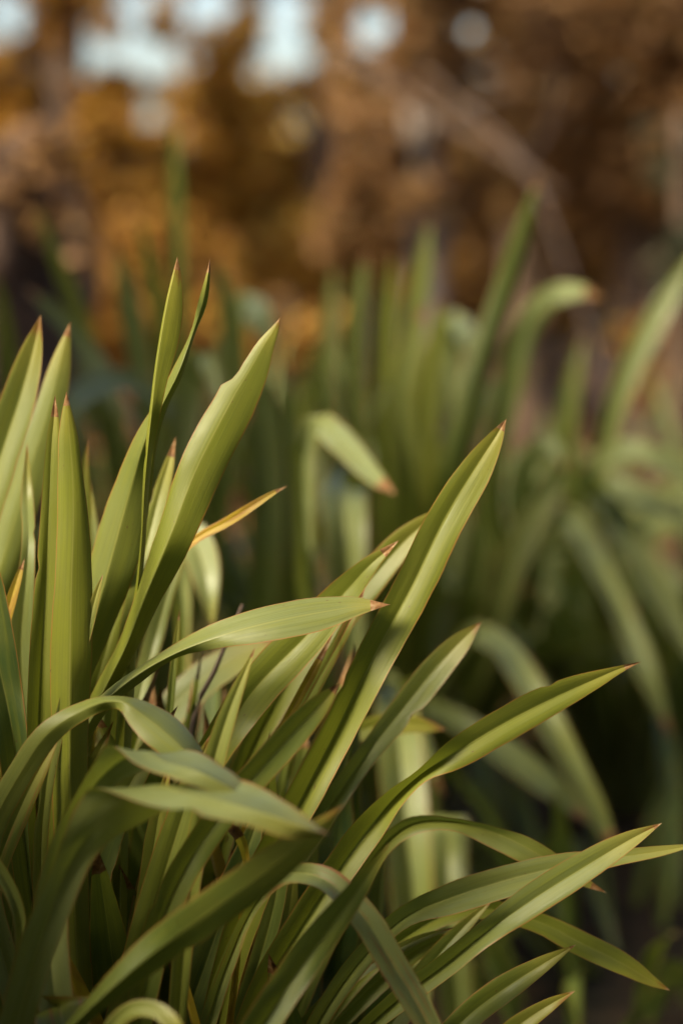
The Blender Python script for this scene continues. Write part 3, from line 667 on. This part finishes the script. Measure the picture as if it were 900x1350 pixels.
    dict(st=[(440, 1400, 1.9, 12, 12), (520, 1322, 1.9, 14, 14), (578, 1278, 1.89, 14, 16), (640, 1230, 1.88, 17, 17), (705, 1184, 1.88, 21, 22), (770, 1143, 1.88, 20, 20), (830, 1107, 1.88, 12, 12), (872, 1085, 1.88, 0, 0)], tone=.4, pale=.3, n=96, tip_len=.006, keel=-1, label='straight grey-green leaf with a deep channel, leaning right'),
    dict(st=[(430, 1330, 1.94, 13, 13), (480, 1262, 1.94, 14, 14), (530, 1212, 1.94, 14, 14), (600, 1182, 1.94, 20, 22), (670, 1160, 1.94, 20, 22), (740, 1143, 1.94, 18, 18), (810, 1131, 1.94, 11, 11), (870, 1122, 1.94, 7, 7), (925, 1112, 1.94, 0, 0)], tone=.5, pale=.45, n=96, tilt=0.6),
    dict(st=[(420, 1262, 2.02, 14, 14), (470, 1172, 2.02, 14, 14), (500, 1120, 2.02, 10, 12), (540, 1087, 2.01, 9, 14), (600, 1083, 2.0, 4, 13), (650, 1097, 1.99, 8, 20), (700, 1121, 1.98, 14, 20), (742, 1146, 1.98, 11, 12), (775, 1165, 1.98, 5, 6), (799, 1177, 1.98, 0, 0)], tone=.8, pale=.3, n=96, keel=-1, tip_len=.012),
    dict(st=[(430, 1340, 2.0, 12, 12), (520, 1245, 2.0, 13, 13), (620, 1198, 2.0, 14, 14), (700, 1212, 2.0, 12, 14), (770, 1246, 1.99, 16, 16), (830, 1276, 1.98, 13, 13), (863, 1296, 1.98, 6, 6), (883, 1306, 1.98, 0, 0)], tone=.75, tip_len=.006),
    dict(st=[(560, 1400, 1.92, 15, 15), (620, 1337, 1.92, 18, 18), (670, 1300, 1.91, 18, 17), (715, 1271, 1.91, 11, 11), (759, 1245, 1.9, 0, 0)], tone=.4, tip_len=.005),
    dict(st=[(630, 1400, 1.88, 12, 14), (690, 1347, 1.87, 14, 14), (725, 1324, 1.87, 9, 9), (758, 1306, 1.86, 0, 0)], tone=.6, tip_len=.004),
    # lower right small ones
    dict(st=[(400, 1400, 2.0, 12, 12), (450, 1340, 2.0, 16, 16), (500, 1290, 2.0, 17, 17), (550, 1250, 2.0, 14, 14), (612, 1230, 2.0, 0, 0)], tone=.7, pale=.1),
    dict(st=[(380, 1380, 1.95, 9, 9), (440, 1310, 1.95, 8, 8), (500, 1265, 1.95, 7, 7), (560, 1235, 1.95, 5, 5), (600, 1222, 1.95, 0, 0)], tone=.35),
    dict(st=[(470, 1420, 1.96, 16, 16), (530, 1330, 1.98, 18, 18), (570, 1270, 1.98, 15, 15), (618, 1215, 1.98, 8, 8), (650, 1185, 1.98, 0, 0)], tone=.35),
    # OO ribbon arching down, PP dark in front
    dict(st=[(300, 1270, 1.86, 10, 10), (338, 1190, 1.84, 8, 8), (378, 1152, 1.81, 10, 13), (420, 1156, 1.79, 17, 14), (478, 1208, 1.77, 20, 18), (520, 1276, 1.76, 19, 18), (555, 1335, 1.75, 18, 16), (600, 1430, 1.75, 10, 10), (625, 1490, 1.75, 0, 0)], tone=.45, pale=.6, rust=.8, n=96, fold=1.02, label='ribbon-like leaf arching down, rust specks towards its end', tilt=0.8),
    dict(st=[(290, 1440, 1.72, 24, 22), (355, 1338, 1.72, 25, 21), (415, 1250, 1.72, 25, 19), (460, 1190, 1.72, 18, 15), (490, 1146, 1.72, 9, 9), (513, 1111, 1.72, 0, 0)], tone=.25, tip_len=.004, keel=-1, tilt=-0.35),
    # T1 and T2: near leaves folded over towards the camera
    # U diagonal dark leaf
    dict(st=[(52, 1400, 1.71, 8, 8), (92, 1356, 1.69, 10, 10), (135, 1314, 1.68, 14, 14), (200, 1258, 1.67, 24, 22), (285, 1196, 1.66, 28, 26), (360, 1142, 1.66, 26, 24), (415, 1096, 1.66, 14, 15), (453, 1061, 1.66, 0, 0)], tone=.3, tip_len=.004, keel=1, label='dark green leaf crossing diagonally below the folded ones', tilt=-0.35),
    # QQ and inner leaves
    dict(st=[(150, 1400, 1.86, 25, 25), (185, 1270, 1.86, 25, 25), (215, 1160, 1.86, 24, 24), (238, 1085, 1.86, 21, 20), (262, 1010, 1.86, 12, 12), (280, 965, 1.86, 0, 0)], tone=.5),
    dict(st=[(-30, 1110, 1.78, 8, 8), (5, 1155, 1.78, 9, 10), (24, 1200, 1.78, 9, 9), (28, 1250, 1.78, 7, 7), (26, 1300, 1.78, 0, 0)], ext=False, tone=.4, pale=.3),
    dict(st=[(60, 1450, 1.80, 30, 30), (76, 1370, 1.79, 36, 38), (78, 1334, 1.78, 39, 40), (79, 1326, 1.76, 38, 40), (84, 1350, 1.735, 36, 36), (92, 1400, 1.72, 28, 28), (100, 1480, 1.71, 0, 0)], tone=.7, rust=.9, fold=1.02, tilt=0),
    dict(st=[(130, 1440, 1.68, 9, 9), (150, 1350, 1.67, 10, 11), (175, 1330, 1.66, 10, 12), (205, 1330, 1.65, 10, 12), (230, 1352, 1.64, 11, 12), (250, 1410, 1.64, 0, 0)], tone=.6, pale=.3),
    dict(st=[(270, 1390, 1.93, 9, 9), (300, 1300, 1.93, 7, 9), (328, 1235, 1.93, 5, 7), (351, 1185, 1.93, 0, 0)], tone=.6),
    dict(st=[(300, 1400, 1.95, 14, 14), (335, 1290, 1.95, 14, 14), (360, 1200, 1.95, 13, 13), (375, 1110, 1.95, 10, 10), (385, 1040, 1.95, 0, 0)], tone=.3),
    dict(st=[(325, 1420, 1.98, 14, 14), (365, 1300, 1.98, 15, 15), (380, 1210, 1.98, 12, 12), (392, 1120, 1.98, 0, 0)], tone=.4),
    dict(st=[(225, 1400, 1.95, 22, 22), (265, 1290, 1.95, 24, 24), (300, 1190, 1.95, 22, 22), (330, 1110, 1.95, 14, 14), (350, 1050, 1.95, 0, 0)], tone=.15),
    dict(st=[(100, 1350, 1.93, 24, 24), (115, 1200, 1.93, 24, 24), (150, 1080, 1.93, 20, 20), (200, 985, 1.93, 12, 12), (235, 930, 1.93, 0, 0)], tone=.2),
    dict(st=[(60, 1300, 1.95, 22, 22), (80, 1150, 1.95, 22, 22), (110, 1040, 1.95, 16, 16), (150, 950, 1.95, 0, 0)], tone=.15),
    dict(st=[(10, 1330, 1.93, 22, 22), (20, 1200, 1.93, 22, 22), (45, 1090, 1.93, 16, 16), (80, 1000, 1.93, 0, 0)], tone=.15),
    dict(st=[(180, 1420, 1.9, 10, 10), (175, 1300, 1.9, 12, 12), (195, 1170, 1.9, 13, 13), (210, 1075, 1.9, 12, 12), (225, 1000, 1.9, 0, 0)], tone=.6, rust=.6),
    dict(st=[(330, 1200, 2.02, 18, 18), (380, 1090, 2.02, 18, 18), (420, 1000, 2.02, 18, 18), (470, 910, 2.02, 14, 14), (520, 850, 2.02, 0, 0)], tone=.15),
]
for d in FRONT:
    st = d.pop('st'); traced(p1, st, FB(st[0][0], 1.5 * .0 + (1.96 if st[0][2] > 1.8 else 1.86)), **d)
folded(p1, [(-12, 1095, 1.83, -28, 1090, 1.835, 5, 1100, 1.835), (25, 1022, 1.82, 11, 1014, 1.825, 40, 1031, 1.825), (65, 965, 1.81, 55, 954, 1.815, 81, 973, 1.815),
            (110, 936, 1.80, 105, 926, 1.815, 119, 946, 1.80), (148, 924, 1.79, 146, 917, 1.80, 151, 934, 1.785), (162, 925, 1.78, 167, 918, 1.80, 158, 936, 1.765),
            (190, 944, 1.77, 209, 932, 1.79, 172, 957, 1.75), (220, 968, 1.755, 239, 954, 1.775, 196, 983, 1.735), (250, 996, 1.745, 262, 984, 1.76, 233, 1008, 1.73), (284, 1032, 1.74, 284, 1032, 1.74, 284, 1032, 1.74)],
       FB(0, 1.9), tone=.6, pale=.3, label='leaf folded over in a sharp arch')
folded(p1, [(70, 1180, 1.72, 45, 1187, 1.71, 96, 1175, 1.71), (95, 1095, 1.70, 72, 1100, 1.69, 123, 1088, 1.69), (125, 1035, 1.68, 100, 1046, 1.67, 158, 1032, 1.67), (158, 1003, 1.66, 126, 1003, 1.645, 192, 1016, 1.66),
            (190, 989, 1.65, 146, 983, 1.63, 235, 991, 1.67), (216, 1003, 1.615, 178, 1007, 1.59, 259, 991, 1.645), (262, 1017, 1.58, 234, 1028, 1.56, 292, 1009, 1.61), (306, 1040, 1.575, 288, 1048, 1.56, 320, 1030, 1.59), (352, 1073, 1.57, 352, 1073, 1.57, 352, 1073, 1.57)],
       FB(60, 1.86), tone=.55, pale=.7, label='pale leaf folded over, upper of two')
folded(p1, [(15, 1380, 1.67, -14, 1386, 1.66, 42, 1376, 1.66), (28, 1330, 1.66, 1, 1338, 1.65, 52, 1322, 1.65), (62, 1217, 1.645, 32, 1227, 1.635, 92, 1207, 1.635), (100, 1125, 1.63, 73, 1133, 1.62, 131, 1124, 1.625), (150, 1064, 1.61, 106, 1055, 1.595, 196, 1080, 1.62),
            (202, 1034, 1.60, 128, 1037, 1.57, 285, 1030, 1.635), (240, 1045, 1.555, 184, 1058, 1.525, 314, 1026, 1.60), (302, 1058, 1.525, 256, 1075, 1.50, 348, 1039, 1.565), (357, 1075, 1.51, 326, 1088, 1.495, 386, 1062, 1.535), (402, 1091, 1.505, 389, 1106, 1.495, 411, 1080, 1.515), (418, 1096, 1.505, 411, 1104, 1.50, 421, 1090, 1.51), (434, 1099, 1.505, 434, 1099, 1.505, 434, 1099, 1.505)],
       FB(0, 1.86), tone=.6, pale=.65, tip_len=.010, label='pale leaf folded over, lower of two, with an orange tip')
# leaves deep inside the clump, shade painted in by their dark tones
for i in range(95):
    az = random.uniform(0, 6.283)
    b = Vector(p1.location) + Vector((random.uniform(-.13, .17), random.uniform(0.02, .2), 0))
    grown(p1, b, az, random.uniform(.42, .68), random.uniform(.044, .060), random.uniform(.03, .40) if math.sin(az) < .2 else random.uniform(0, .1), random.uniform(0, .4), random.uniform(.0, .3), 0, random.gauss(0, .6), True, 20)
for i in range(14):
    az = random.uniform(3.3, 6.1); b = Vector(p1.location) + Vector((random.uniform(-.12, .2), random.uniform(-.08, .12), 0))
    grown(p1, b, az, random.uniform(.42, .62), random.uniform(.016, .03), random.uniform(.02, .3), random.uniform(0, .6), .5, 0, random.gauss(0, 1.2), True, 20, wither=random.uniform(.6, 1))
# dry flower stalk standing in the clump
pth = cat3([Vector(p1.location) + Vector((.03, .06, 0)), at(215, 1250, 2.05), at(252, 965, 2.06), at(285, 880, 2.07), at(320, 797, 2.08)], 16)
org = Vector(p1.location)
v, f = tube([p - org for p in pth], [.0032 * (1 - .035 * i) for i in range(16)], 8, .15, 2); link_mesh('flower_stalk', v, f, M_STALK, p1)

# unseen flax plants added beyond the left and lower edge to cast shade
p8 = plant(-390, 1.68, 'unseen flax plant added left of the foreground one to shade it')
fill(p8, 70, .85, 1.05, (.035, .05), lean=(.0, .12), bend=(.0, .25), azr=(3.3, 6.1), spread=.16, kinks=0)
fill(p8, 35, .7, .85, (.035, .05), lean=(.0, .10), bend=(.0, .2), spread=.12, kinks=0)
p9 = plant(-640, 1.42, 'low unseen flax plant added in front of the foreground one to shade it')
fill(p9, 60, .42, .58, (.035, .05), lean=(.0, .14), bend=(.05, .2), spread=.15, kinks=0)
p10 = plant(420, 1.15, 'lowest unseen flax plant added at the front to block sky light')
fill(p10, 50, .3, .42, (.035, .05), lean=(.1, .5), bend=(.1, .6), spread=.2, kinks=0)

# unseen trees added round the bed to block sky light, open towards the sun
for az, dist, h, lab in [(75, 5.2, 8.5, 'broad unseen brown tree added beside the flax bed to block sky light'), (112, 5.0, 9.0, 'dense unseen brown tree added at the right to block sky light'),
                         (150, 4.8, 9.0, 'tall unseen tree added behind the camera at the right to block sky light'), (186, 5.0, 9.0, 'wide unseen tree added behind the camera to block sky light'), (218, 5.4, 9.0, 'unseen tree added behind the camera beside the sun opening to block sky light')]:
    a = R(az); b = Vector((math.sin(a) * dist, 1.5 + math.cos(a) * dist, 0))
    e = empty('tree', b, lab, 'tree', 'unseen trees added to block sky light')
    v, f = tube([p - b for p in cat3([b + Vector((0, 0, -.05)), b + Vector((.1, 0, h * .3)), b + Vector((-.05, .1, h * .6)), b + Vector((0, 0, h * .9))], 14)], [.16 * (1.2 - .075 * i) for i in range(14)], 10, .2, az)
    link_mesh('trunk', v, f, M_BARK, e)
    cl = []
    for k in range(16):
        z = .7 + (h - 1.2) * (k + .5) / 16; rr = 1.5 * (1 - (z / h) ** 3 * .6); th = k * 2.4
        cl.append((b + Vector((math.cos(th) * rr * .7, math.sin(th) * rr * .7, z)), .95))
    for k in range(0, 16, 3):
        c0 = cl[k][0]; s0 = b + Vector((0, 0, max(.5, c0.z - .7)))
        v, f = tube([p - b for p in cat3([s0, s0.lerp(c0, .5) + Vector((0, 0, .15)), c0], 7)], [.05 * (1 - .1 * i) for i in range(7)], 6, .1, k); link_mesh('limb', v, f, M_BARK, e)
    crown_mesh('crown', cl, M_BRN, e, .15, .16, .4)

# unseen evergreen shrubs added left of the bed to shade the flax behind
for x, y, h, lab in [(-1.3, 2.75, 2.05, 'rounded unseen evergreen shrub added left of the flax bed for shade'), (-1.35, 3.7, 2.2, 'taller unseen evergreen shrub added beside the rounded one for shade')]:
    b = Vector((x, y, 0)); e = empty('shrub', b, lab, 'shrub', 'unseen shrubs added for shade')
    for k in range(5):
        th = k * 1.26; q = b + Vector((math.cos(th) * .35, math.sin(th) * .35, h * .7))
        v, f = tube([p - b for p in cat3([b + Vector((0, 0, -.04)), b.lerp(q, .5) + Vector((0, 0, .1)), q], 8)], [.03 * (1 - .09 * i) for i in range(8)], 6, .15, k); link_mesh('stem', v, f, M_BARK, e)
    cl = [(b + Vector((random.uniform(-.4, .4), random.uniform(-.45, .45), .3 + (h - .55) * random.random())), random.uniform(.22, .32)) for k in range(34)]
    crown_mesh('crown', cl, M_GRN, e, .05, .9, .5)
